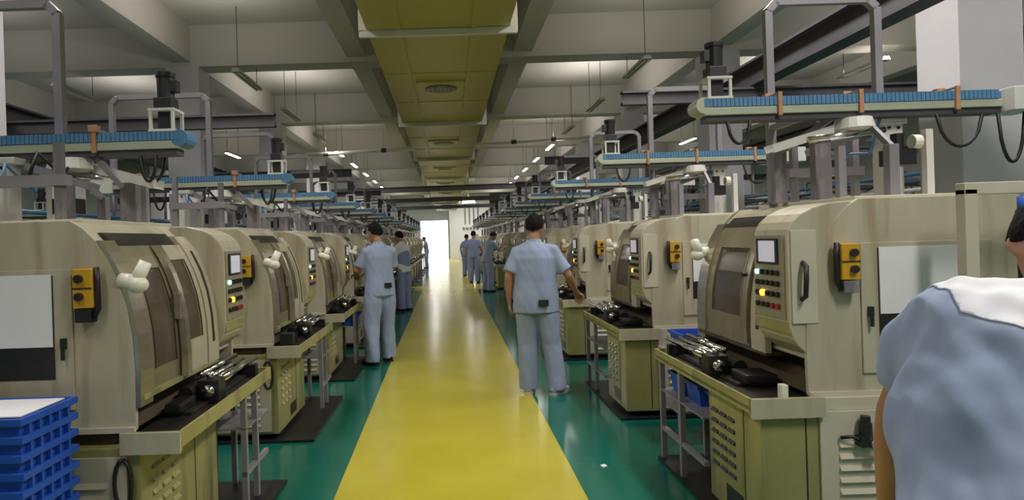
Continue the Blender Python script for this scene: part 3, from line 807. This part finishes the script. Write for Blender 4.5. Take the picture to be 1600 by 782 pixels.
NCR = 12; c0 = None
for i in range(NCR):
    lab = 'blue plastic crate, %s from the top of the nested stack by the left lathe' % (['topmost', 'second', 'third', 'fourth', 'fifth', 'sixth', 'seventh', 'eighth', 'ninth', 'tenth', 'eleventh', 'lowest'][NCR - 1 - i]) if i < NCR - 1 else 'topmost blue plastic crate of the nested stack by the left lathe'
    loc = (-1.715, 2.36, 0.001 + 0.063 * i)
    if c0 is None:
        c0 = make_crate(lab); c0.location = loc
    else: dup(c0, loc, R(random.uniform(-1, 1)), lab)

tag(part('white_sheet', MB().box(-1.92, -1.51, 2.23, 2.49, 0.885, 0.889), 'paper'), 'white sheet lying in the topmost blue crate', 'sheet')

def bin_(label, loc, w=0.24, d=0.2, h=0.12, rz=0.0):
    t = thing('parts_bin', label, 'bin', loc, rz, 'blue parts bins by the near right lathe')
    mb = MB(); vs = []
    for z, k, inn in ((0, 0.88, 0), (h, 1.0, 0), (h, 1.0, 1), (0.01, 0.88, 1)):
        w2 = w / 2 * k - inn * 0.006; d2 = d / 2 * k - inn * 0.006
        vs += [(-w2, -d2, z), (w2, -d2, z), (w2, d2, z), (-w2, d2, z)]
    fs = [(3, 2, 1, 0)]
    for a in (0, 4, 8):
        for j in range(4): fs.append((a + j, a + (j + 1) % 4, a + 4 + (j + 1) % 4, a + 4 + j))
    fs.append((12, 13, 14, 15)); mb.add(vs, fs)
    part('bin_body', mb, 'blue_crate', t)
    r = 0.01; mb = MB()
    mb.box(-w / 2 - r, w / 2 + r, -d / 2 - r, -d / 2, h - 0.02, h + 0.003).box(-w / 2 - r, w / 2 + r, d / 2, d / 2 + r, h - 0.02, h + 0.003)
    mb.box(-w / 2 - r, -w / 2, -d / 2, d / 2, h - 0.02, h + 0.003).box(w / 2, w / 2 + r, -d / 2, d / 2, h - 0.02, h + 0.003)
    part('bin_rim', mb, 'blue_crate', t)
    return t

bin_('blue parts bin at the far end of the shelf under the near right tray', (1.50, 3.96, 0.464))
bin_('blue parts bin in the middle of the shelf under the near right tray', (1.51, 3.72, 0.464))
bin_('blue parts bin beside the cabinet on the shelf under the near right tray', (1.53, 3.52, 0.464), 0.2, 0.18, 0.1)
cart = thing('bin_cart', 'small grey cart between the first and second right lathes, blue bins on it', 'cart', (1.95, 4.55, 0))
part('cart_top', MB().box(-0.42, 0.42, -0.2, 0.2, 0.60, 0.62), 'grey_tube', cart)
part('cart_shelf', MB().box(-0.42, 0.42, -0.2, 0.2, 0.22, 0.235), 'grey_tube', cart)
for sx in (-0.4, 0.4):
    for sy in (-0.18, 0.18): part('leg', MB().box(sx - 0.015, sx + 0.015, sy - 0.015, sy + 0.015, 0, 0.6), 'grey_tube', cart)
bin_('blue parts bin at the aisle end of the small cart', (1.72, 4.52, 0.621), 0.26, 0.28, 0.13)
bin_('blue parts bin in the middle of the small cart', (2.0, 4.55, 0.621), 0.24, 0.28, 0.16)
bin_('blue parts bin under the third right lathe tray', (1.51, 8.5, 0.464))
bin_('blue parts bin under the third left lathe tray', (-1.22, 7.75, 0.464))
bin_('blue parts bin under the third left lathe tray, far end', (-1.22, 7.96, 0.464), 0.22, 0.15)

# air regulator on the near right lathe's base
reg = thing('air_regulator', 'black air regulator with white gauge on the near right lathe base', 'regulator', (1.80, 2.83, 0.53))
part('regulator_body', MB().cyl((0, -0.03, 0.0), (0, -0.03, 0.07), 0.026, 12).cyl((0, -0.03, 0.07), (0, -0.03, 0.10), 0.02, 12).box(-0.03, 0.03, -0.05, 0.0, -0.035, 0.01), 'black', reg, 0.003)
part('gauge', MB().cyl((0.035, -0.075, -0.02), (0.035, -0.05, -0.02), 0.024, 16), 'white_plastic', reg)
part('air_hose', MB().tube([(-0.10, -0.01, 0.0), (-0.06, -0.03, 0.01), (0.0, -0.03, -0.02), (0.06, -0.03, -0.005), (0.12, -0.02, 0.015)], 0.008, 6), 'rubber', reg, smooth=True)
# silver valves between first and second right lathes
for i, x in enumerate((1.78, 1.98)):
    v = thing('air_valve', 'black valve with chrome knob above the small cart, %s' % ('aisle side' if i == 0 else 'far from the aisle'), 'valve', (x, 5.04, 0.58), 0, 'valves on the second right lathe')
    part('valve_body', MB().cyl((0, 0, 0.0), (0, -0.08, 0.02), 0.04, 12), 'black', v); part('valve_knob', MB().cyl((0, -0.08, 0.02), (0, -0.12, 0.02), 0.024, 12), 'chrome', v)
# cream guard frame in front of the near right lathe's end
gf = thing('guard_frame', 'cream square frame standing by the end of the near right lathe', 'frame', (0, 0, 0))
part('post', MB().box(2.12, 2.175, 2.62, 2.67, 0, 1.60), 'cream_top', gf, 0.004)
part('top_rail', MB().box(2.12, 3.2, 2.62, 2.67, 1.575, 1.625), 'cream_top', gf, 0.004)
part('post', MB().box(3.14, 3.195, 2.62, 2.67, 0, 1.575), 'cream_top', gf, 0.004)
part('mid_rail', MB().box(2.175, 3.14, 2.63, 2.66, 0.55, 0.59), 'cream_top', gf, 0.004)
hk = thing('hose_bundle', 'blue and white hoses hung beside the guard frame at the right edge', 'hose', (2.325, 2.60, 0))
part('black_hose', MB().tube([(0.0, 0, 1.50), (-0.03, -0.04, 1.46), (-0.04, -0.05, 1.36), (-0.03, -0.04, 1.2), (0, -0.03, 1.0)], 0.016, 8), 'rubber', hk, smooth=True)
part('white_hose', MB().tube([(0.06, 0, 1.42), (0.0, -0.06, 1.41), (-0.02, -0.07, 1.34), (-0.02, -0.06, 1.1), (0.0, -0.04, 0.95)], 0.012, 8), 'white_plastic', hk, smooth=True)
part('blue_fitting', MB().cyl((0.0, -0.02, 1.47), (0.0, -0.02, 1.56), 0.022, 10), 'blue_crate', hk, smooth=True)
# white block on the near right tray
tag(part('white_block', MB().box(1.47, 1.50, 2.86, 2.90, 0.682, 0.76), 'white_plastic', None, 0.004), 'small white block standing on the near right chip tray', 'block')
tag(part('paper_scrap', MB().prism([(0.925, 4.0), (0.955, 4.02), (0.945, 4.05), (0.915, 4.035)], 0.0, 0.006, 'z'), 'paper'), 'tiny white scrap lying on the green floor at right', 'scrap')
# dark box standing on the second left lathe's tray
tag(part('dark_gauge_box', MB().box(-1.27, -1.17, 4.735, 4.80, 0.712, 0.80), 'black', None, 0.006), 'small dark box on the corner of the second left lathe tray', 'box')
# cable reel/cabinet and sign at the far bay
sg = thing('wall_sign', 'dark sign of small characters on the far white wall', 'sign', (0, 0, 0))
sx0 = 1.05
mb = MB().box(sx0 - 0.08, sx0 + 1.25, 44.975, 44.998, 2.0, 2.35)
part('sign_board', mb, 'wall', sg)
for k in range(5):
    x = sx0 + k * 0.24
    g = MB(); z = 2.06
    g.box(x, x + 0.17, 44.96, 44.975, z, z + 0.035).box(x, x + 0.17, 44.96, 44.975, z + 0.1, z + 0.135).box(x + 0.065, x + 0.10, 44.96, 44.975, z, z + 0.22).box(x, x + 0.04, 44.96, 44.975, z + 0.05, z + 0.22 - 0.04 * (k % 2)).box(x + 0.13, x + 0.17, 44.96, 44.975, z + 0.02 * (k % 3), z + 0.2)
    part('character', g, 'sign', sg)
nb = tag(part('notice_sheet', MB().box(1.75, 2.15, 44.985, 44.998, 1.3, 1.75), 'panel_grey'), 'brown notice sheet under the dark sign on the far wall', 'notice')
eb = thing('electric_panel', 'grey ladder-like pipe set on the far white wall above the sign', 'pipes', (0, 0, 0))
for k in range(4): part('riser', MB().cyl((1.25 + k * 0.3, 44.93, 2.5), (1.25 + k * 0.3, 44.93, 3.9), 0.05, 8), 'grey_tube', eb)
part('riser_clamp', MB().box(1.1, 2.3, 44.9, 44.99, 3.7, 3.8), 'grey_tube', eb)
fl = thing('flood_lamp', 'lit white lamp beside the far end of the duct', 'lamp', (1.15, 34.05, 3.35))
part('lamp_shade', MB().prism([(-0.35, 0), (0.35, 0), (0.25, 0.3), (-0.25, 0.3)], -0.15, 0.15, 'y'), 'lit', fl)
part('stem', MB().cyl((0, 0, 0.29), (0, 0, 1.85), 0.02, 8), 'lamp_body', fl)

# ------------------------------------------------------------------ people
def realize(mb, name, m, voxel, smooth_it=4, disp=0.0, dscale=0.12, parent=None):
    me = bpy.data.meshes.new('tmp'); me.from_pydata(mb.v, [], mb.f)
    bm = bmesh.new(); bm.from_mesh(me); bmesh.ops.recalc_face_normals(bm, faces=bm.faces); bm.to_mesh(me); bm.free()
    o = bpy.data.objects.new('tmp', me); COL.objects.link(o)
    md = o.modifiers.new('r', 'REMESH'); md.mode = 'VOXEL'; md.voxel_size = voxel
    ms = o.modifiers.new('s', 'SMOOTH'); ms.factor = 0.5; ms.iterations = smooth_it
    dg = bpy.context.evaluated_depsgraph_get()
    out = bpy.data.meshes.new_from_object(o.evaluated_get(dg))
    bpy.data.objects.remove(o); bpy.data.meshes.remove(me)
    out.name = name
    if disp:
        out.update()
        co = [v.co.copy() for v in out.vertices]; no = [v.normal.copy() for v in out.vertices]
        for v, c, n_ in zip(out.vertices, co, no):
            q = Vector((c.x / dscale, c.y / dscale, c.z / (dscale * 3.2)))
            q2 = Vector((c.x / (dscale * .5) + c.z * 7, c.y / (dscale * .5), c.z / (dscale * 1.3) + 9))
            v.co = c + n_ * (disp * (noise.noise(q) * 1.0 + noise.noise(q2) * 0.45))
    out.polygons.foreach_set('use_smooth', [True] * len(out.polygons))
    out.materials.clear(); out.materials.append(M[m])
    return link(name, out, parent)


def hand(mb, wrist, d, palm_n, side, curl=0.5, s=1.0):
    """wrist point, pointing direction d, palm normal (way the palm faces), side +1 right hand / -1 left"""
    d = d.normalized(); n = (palm_n - d * palm_n.dot(d)).normalized()
    u = d.cross(n) * 1.0                      # across the palm
    if side < 0: u = -u
    # u points toward the thumb
    u = -u
    mb.tube([wrist - d * 0.02, wrist + d * 0.02, wrist + d * 0.055, wrist + d * 0.092], [0.026, 0.034, 0.042, 0.040], 10, ry=[0.02, 0.018, 0.016, 0.013], up=u)
    for k, (off, ln) in enumerate(((0.031, 0.070), (0.010, 0.078), (-0.011, 0.072), (-0.031, 0.056))):
        b = wrist + d * 0.088 + u * off
        a1 = curl * 0.9 + 0.06 * k; a2 = a1 + curl * 1.0; a3 = a2 + curl * 0.7
        p = [b - d * 0.02]; p.append(b)
        for ang, f in ((a1, 0.45), (a2, 0.32), (a3, 0.23)):
            p.append(p[-1] + (d * math.cos(ang) + n * math.sin(ang)) * ln * f)
        mb.tube(p, [0.009, 0.0095, 0.009, 0.0085, 0.007], 8)
    b = wrist + d * 0.03 + u * 0.03
    mb.tube([b - u * 0.015, b + (u * 0.7 + d * 0.7 + n * 0.15).normalized() * 0.035, b + (u * 0.55 + d * 0.9 + n * 0.4).normalized() * 0.066, b + (u * 0.35 + d + n * 0.5).normalized() * 0.088], [0.015, 0.0125, 0.0105, 0.008], 8)


def person(label, loc, rz, H=1.68, lean=0.0, tilt=0.0, arms=None, feet=((0.11, 0.0, 0), (-0.11, 0.0, 0)), head_yaw=0.0, head_pitch=0.0,
           shirt='shirt', trousers='trousers', shoes='shoe_black', voxel=0.009, knee=0.02, hem=0.80, girth=1.0, overall=False, pouch=None, group='workers in blue', shw=0.172, sleeve=0.80, flare=1.0, fold=0.014, drop=0.0, fscale=0.12, yoke=False):
    """local: facing +y, +x to the person's right. arms: ((elbow, wrist, palm), (elbow, wrist, palm)) right and left, in local metres for H=1.68"""
    k = H / 1.68
    t = thing('person', label, 'person', loc, rz, group)
    t.scale = (k, k, k)
    pel = Vector((0, 0, 0.90))
    rot = Matrix.Rotation(tilt, 3, 'Y') @ Matrix.Rotation(-lean, 3, 'X')
    def T(x, y, z): return pel + rot @ Vector((x, y, z - 0.90))
    up3 = rot @ Vector((1, 0, 0))
    g = girth
    nb_ = T(0, -0.015, 1.42); 
    hrot = Matrix.Rotation(tilt * 0.5, 3, 'Y') @ Matrix.Rotation(head_yaw, 3, 'Z') @ Matrix.Rotation(-head_pitch, 3, 'X')
    hc = T(0, 0.0, 1.445) + hrot @ Vector((0, 0.02, 0.125))
    def Hd(x, y, z): return hc + hrot @ Vector((x, y, z))
    hu = hrot @ Vector((1, 0, 0))
    B = MB()
    # torso, neck
    B.tube([T(0, 0, 0.84), T(0, 0, 0.93), T(0, 0, 1.05), T(0, 0.01, 1.2), T(0, 0.0, 1.33), T(0, -0.01, 1.40)], [0.14, 0.145, 0.13, 0.14, 0.145, 0.08], 16, ry=[0.09, 0.095, 0.09, 0.10, 0.085, 0.06], up=up3)
    B.tube([T(0, -0.015, 1.36), T(0, -0.012, 1.42), Hd(0, -0.025, -0.09), Hd(0, -0.01, -0.03)], [0.072, 0.057, 0.053, 0.055], 14, ry=[0.06, 0.055, 0.055, 0.055], up=up3)
    # head: stacked ellipses chin to crown, nose, ears, brow, lips
    zs = [(-0.118, 0.022, 0.022, 0.055), (-0.105, 0.045, 0.045, 0.045), (-0.08, 0.058, 0.068, 0.028), (-0.045, 0.066, 0.083, 0.014), (0, 0.073, 0.094, 0.002), (0.04, 0.075, 0.098, -0.003), (0.075, 0.068, 0.088, -0.006), (0.10, 0.050, 0.066, -0.008), (0.114, 0.024, 0.034, -0.008)]
    B.tube([Hd(0, q[3], q[0]) for q in zs], [q[1] for q in zs], 18, ry=[q[2] for q in zs], up=hu)
    B.tube([Hd(0, 0.088, 0.018), Hd(0, 0.102, -0.012), Hd(0, 0.113, -0.034), Hd(0, 0.096, -0.044)], [0.009, 0.011, 0.016, 0.012], 8)
    B.tube([Hd(-0.045, 0.074, 0.026), Hd(-0.02, 0.092, 0.03), Hd(0.02, 0.092, 0.03), Hd(0.045, 0.074, 0.026)], 0.009, 8)
    B.tube([Hd(-0.022, 0.080, -0.069), Hd(0, 0.092, -0.067), Hd(0.022, 0.080, -0.069)], [0.006, 0.0085, 0.006], 8)
    for s in (-1, 1):
        B.tube([Hd(s * 0.070, -0.005, -0.035), Hd(s * 0.083, -0.012, 0.0), Hd(s * 0.080, -0.014, 0.024)], [0.008, 0.013, 0.011], 8, ry=[0.006, 0.007, 0.006])
    S = MB(); C = []
    sh = {}
    if arms is None:
        arms = (((0.25, -0.02, 1.10), (0.255, 0.06, 0.87), (-1, 0, 0)), ((-0.25, -0.02, 1.10), (-0.255, 0.06, 0.87), (1, 0, 0)))
    tor_r = [0.190 * g, 0.184 * g, 0.172 * g, 0.178 * g, 0.182 * g, 0.150 * g + shw - 0.172, 0.100, 0.066]
    tor_r = [q * (1 + (flare - 1) * f_) for q, f_ in zip(tor_r, (1, 1, 1, 0.9, 0.55, 0.15, 0, 0))]
    tor_y = [0.130 * g, 0.130 * g, 0.125 * g, 0.135 * g, 0.13 * g, 0.105 * g, 0.085, 0.060]
    S.tube([T(0, 0, hem), T(0, 0, 0.93), T(0, 0, 1.05), T(0, 0.005, 1.18), T(0, 0.0, 1.28), T(0, -0.005, 1.36), T(0, -0.015, 1.41), T(0, -0.016, 1.44)], tor_r, 22, ry=tor_y, up=up3)
    for s, (el, wr, pn) in zip((1, -1), arms):
        shp = T(s * (shw - 0.006), -0.005, 1.335 - drop); el = Vector(el); wr = Vector(wr)
        B.tube([T(s * 0.10, 0, 1.34), shp, shp.lerp(el, 0.5), el, el.lerp(wr, 0.3), el.lerp(wr, 0.7), wr], [0.05, 0.05, 0.044, 0.037, 0.039, 0.031, 0.025], 12, ry=[0.05, 0.05, 0.044, 0.037, 0.038, 0.029, 0.02])
        hand(B, wr, (wr - el), Vector(pn), s, 0.45)
        q = shp.lerp(el, sleeve)
        S.tube([T(s * 0.05, -0.008, 1.352), T(s * shw * 0.62, -0.006, 1.342), shp, shp.lerp(el, sleeve * 0.5), q], [0.066, 0.072, 0.070, 0.068, 0.074], 16)
    P = MB()
    P.tube([T(0, 0, 0.99), T(0, 0, 0.92), Vector((0, 0, 0.85)), Vector((0, 0, 0.79))], [0.160, 0.172, 0.172, 0.12], 20, ry=[0.115, 0.125, 0.13, 0.10], up=(1, 0, 0))
    shoe_obs = []
    for s, (fx, fy, fyaw) in zip((1, -1), feet):
        hip = Vector((s * 0.09, 0, 0.86)); an = Vector((fx, fy, 0.09)); kn = hip.lerp(an, 0.52) + Vector((0, knee + 0.012, 0))
        B.tube([hip, hip.lerp(kn, 0.5), kn, kn.lerp(an, 0.35), an, an - Vector((0, 0, 0.04))], [0.08, 0.07, 0.052, 0.054, 0.036, 0.036], 12)
        fd = Vector((math.sin(-fyaw), math.cos(fyaw), 0)); fr = Vector((fd.y, -fd.x, 0))
        B.tube([an - fd * 0.05 - Vector((0, 0, .055)), an - Vector((0, 0, .045)), an + fd * 0.09 - Vector((0, 0, .06)), an + fd * 0.15 - Vector((0, 0, .066))], [0.025, 0.034, 0.036, 0.025], 10, ry=[0.02, 0.035, 0.02, 0.014], up=fr)
        P.tube([hip + Vector((0, 0, 0.03)), hip.lerp(kn, 0.3), hip.lerp(kn, 0.7), kn, kn.lerp(an, 0.5), an + Vector((0, 0, 0.0)), an - Vector((0, 0, 0.045))], [0.098, 0.110, 0.100, 0.093, 0.088, 0.085, 0.086], 16, ry=[0.10, 0.12, 0.108, 0.10, 0.097, 0.095, 0.098])
        F = MB()
        a = an - Vector((0, 0, 0.09))
        F.tube([a - fd * 0.085 + Vector((0, 0, .035)), a - fd * 0.07 + Vector((0, 0, .045)), a + Vector((0, 0, .05)), a + fd * 0.08 + Vector((0, 0, .037)), a + fd * 0.15 + Vector((0, 0, .030)), a + fd * 0.18 + Vector((0, 0, .026))], [0.02, 0.037, 0.042, 0.048, 0.044, 0.018], 14, ry=[0.02, 0.044, 0.05, 0.037, 0.029, 0.012], up=fr)
        F.v = [(x, y, max(z, 0.003)) for x, y, z in F.v]
        so = realize(F, 'shoe', shoes, max(voxel, 0.008), 2, parent=t)
        pts = []
        for q, wd in ((-0.092, 0.02), (-0.075, 0.038), (0.0, 0.042), (0.08, 0.05), (0.15, 0.046), (0.185, 0.018)):
            pts.append((q, wd))
        ring = [a + fd * q + fr * wd for q, wd in pts] + [a + fd * q - fr * wd for q, wd in reversed(pts)]
        part('shoe_sole', MB().prism([(p.x, p.y) for p in ring], 0.001, 0.022, 'z'), 'shoe_white' if shoes == 'shoe_white' else 'shoe_black', so)
    body = realize(B, 'body', 'skin', min(voxel, 0.007) if voxel < 0.01 else voxel, 2, parent=t)
    if overall:
        P.tube([T(0, 0, 0.9), T(0, 0, 1.05), T(0, 0.005, 1.18), T(0, 0, 1.30)], [0.178, 0.176, 0.186, 0.16], 20, ry=[0.13, 0.134, 0.143, 0.125], up=up3)
    so = realize(S, 'shirt', shirt, voxel, 12, fold, fscale, parent=t)
    if yoke:                       # white shoulder yoke sewn on the shirt's upper back
        bm = bmesh.new(); bm.from_mesh(so.data); bm.normal_update()
        for v, c in [(v, v.co + v.normal * 0.0025) for v in bm.verts]: v.co = c
        for co, no in (((0, 0, 1.165), (0.6, 0, -1)), ((0, 0, 1.165), (-0.6, 0, -1)), ((0.235, 0, 0), (1, 0, 0)), ((-0.235, 0, 0), (-1, 0, 0)), ((0, 0.07, 0), (0, 1, 0))):
            c = pel + rot @ (Vector(co) - Vector((0, 0, 0.90)))
            bmesh.ops.bisect_plane(bm, geom=bm.verts[:] + bm.edges[:] + bm.faces[:], plane_co=c, plane_no=rot @ Vector(no), clear_outer=True)
        ym = bpy.data.meshes.new('yoke'); bm.to_mesh(ym); bm.free()
        ym.materials.clear(); ym.materials.append(M['shirt_white'])
        ym.polygons.foreach_set('use_smooth', [True] * len(ym.polygons))
        yo = link('yoke', ym, so); yo['label'] = 'white shoulder yoke'
        sd = yo.modifiers.new('thick', 'SOLIDIFY'); sd.thickness = 0.002; sd.offset = -1
    po = realize(P, 'trousers', trousers, voxel, 5, 0.014, parent=t)
    # collar
    part('collar', MB().tube([T(0, -0.014, 1.405), T(0, -0.012, 1.45)], [0.078, 0.064], 18, ry=[0.072, 0.062], up=up3, cap=False), shirt, so, smooth=True)
    # hair
    def hf(d):
        face = d.y > 0.25 and d.z < 0.50 + 0.15 * abs(d.x)
        low = d.z < -0.44 - 0.28 * max(0, -d.y) + 0.20 * abs(d.x)
        side = d.z < 0.05 and d.y > -0.15
        if face or low or side: return 0.80
        return 1.0 + 0.05 * noise.noise(d * 5) + 0.03 * noise.noise(d * 13)
    Hm = MB(); Hm.ball((0, -0.006, 0.018), 0.087, 0.110, 0.112, 40, 28, hf)
    Hm.v = [tuple(hc + hrot @ Vector(v)) for v in Hm.v]
    part('hair', Hm, 'hair', t, smooth=True)
    for s in (-1, 1):
        E = MB(); E.ball(Hd(s * 0.031, 0.083, 0.006), 0.011, nu=10, nv=8)
        e = part('eye', E, 'eye', t, smooth=True)
        part('pupil', MB().ball(Hd(s * 0.031, 0.0905, 0.006), 0.005, nu=8, nv=6), 'black', e, smooth=True)
    if pouch:
        c = T(*pouch)
        part('phone_pouch', MB().box(c.x - 0.045, c.x + 0.045, c.y - 0.015, c.y + 0.015, c.z - 0.03, c.z + 0.03), 'black', t, 0.006)
    return t


# A: man seen from behind in the centre, right hand on the tray
person('man from behind in pale blue uniform and white shoes, right hand on a tray', (0.80, 5.95, 0), R(-8), 1.66,
       lean=0.03, arms=(((0.31, 0.0, 1.10), (0.38, 0.16, 0.94), (0, 0, -1)), ((-0.255, -0.02, 1.10), (-0.25, 0.03, 0.86), (1, 0, 0))),
       feet=((0.17, -0.02, R(-35)), (-0.09, 0.02, R(-4))), head_yaw=R(-12), head_pitch=0.15, shoes='shoe_white', girth=1.14, hem=0.76, pouch=(0.07, -0.155, 0.86))
# B: left man at a lathe
person('man in pale blue uniform at the left row, turned to a lathe, dark shoes', (-0.83, 7.65, 0), R(28), 1.68,
       lean=0.06, arms=(((0.22, 0.12, 1.12), (0.02, 0.34, 1.08), (0, 0, -1)), ((-0.26, 0.08, 1.12), (-0.16, 0.36, 1.06), (0, 0, -1))),
       feet=((0.13, 0.10, R(-10)), (-0.14, -0.04, R(25))), head_yaw=R(25), head_pitch=0.25, pouch=(0.05, -0.13, 0.93))
# C
person('worker in darker blue overall and white shirt behind the left man', (-0.93, 13.3, 0), R(55), 1.66,
       lean=0.12, arms=(((0.22, 0.10, 1.1), (0.1, 0.36, 1.02), (0, 0, -1)), ((-0.22, 0.12, 1.1), (-0.1, 0.36, 1.02), (0, 0, -1))), head_pitch=0.3,
       shirt='shirt_white', trousers='overall', overall=True, voxel=0.014)
# D far
person('distant worker in blue standing alone by the end of the left row', (-1.12, 33.0, 0), R(90), 1.62,
       lean=0.12, arms=(((0.22, 0.12, 1.14), (0.05, 0.32, 1.2), (0, 0, 1)), ((-0.22, 0.12, 1.14), (-0.05, 0.32, 1.2), (0, 0, 1))), head_pitch=0.35,
       shirt='overall', trousers='overall', voxel=0.016)
# E, F, G on the right
person('worker in blue bowed over a part, nearest of the three by the right row', (1.04, 17.3, 0), R(-62), 1.66,
       lean=0.22, arms=(((0.2, 0.28, 1.12), (0.08, 0.5, 1.2), (0, 0, 1)), ((-0.2, 0.28, 1.12), (-0.06, 0.5, 1.2), (0, 0, 1))), head_pitch=0.7,
       shirt='shirt', trousers='trousers', voxel=0.014)
person('worker in dark blue seen from behind, middle of the three by the right row', (0.83, 21.0, 0), R(-10), 1.70,
       lean=0.03, head_pitch=0.1, shirt='overall', trousers='overall', voxel=0.014)
person('worker in dark blue partly hidden, farthest of the three by the right row', (0.70, 25.0, 0), R(-30), 1.62,
       lean=0.05, head_pitch=0.1, shirt='overall', trousers='overall', voxel=0.016)
# H: foreground man at the right edge, back to the camera
person('stooping man in pale blue shirt with white yoke, back turned, at the right edge', (0.955, 0.85, 0), R(-14), 1.675,
       lean=0.52, tilt=0.13, girth=1.20, hem=0.66, shw=0.225, sleeve=0.55, drop=0.02, flare=1.55, fold=0.017, fscale=0.075, yoke=True, arms=(((0.34, 0.50, 1.02), (0.24, 0.72, 0.98), (0, 0, -1)), ((-0.185, 0.36, 1.10), (-0.17, 0.45, 0.85), (1, 0, 0))),
       head_pitch=1.1, head_yaw=-0.4, voxel=0.008)
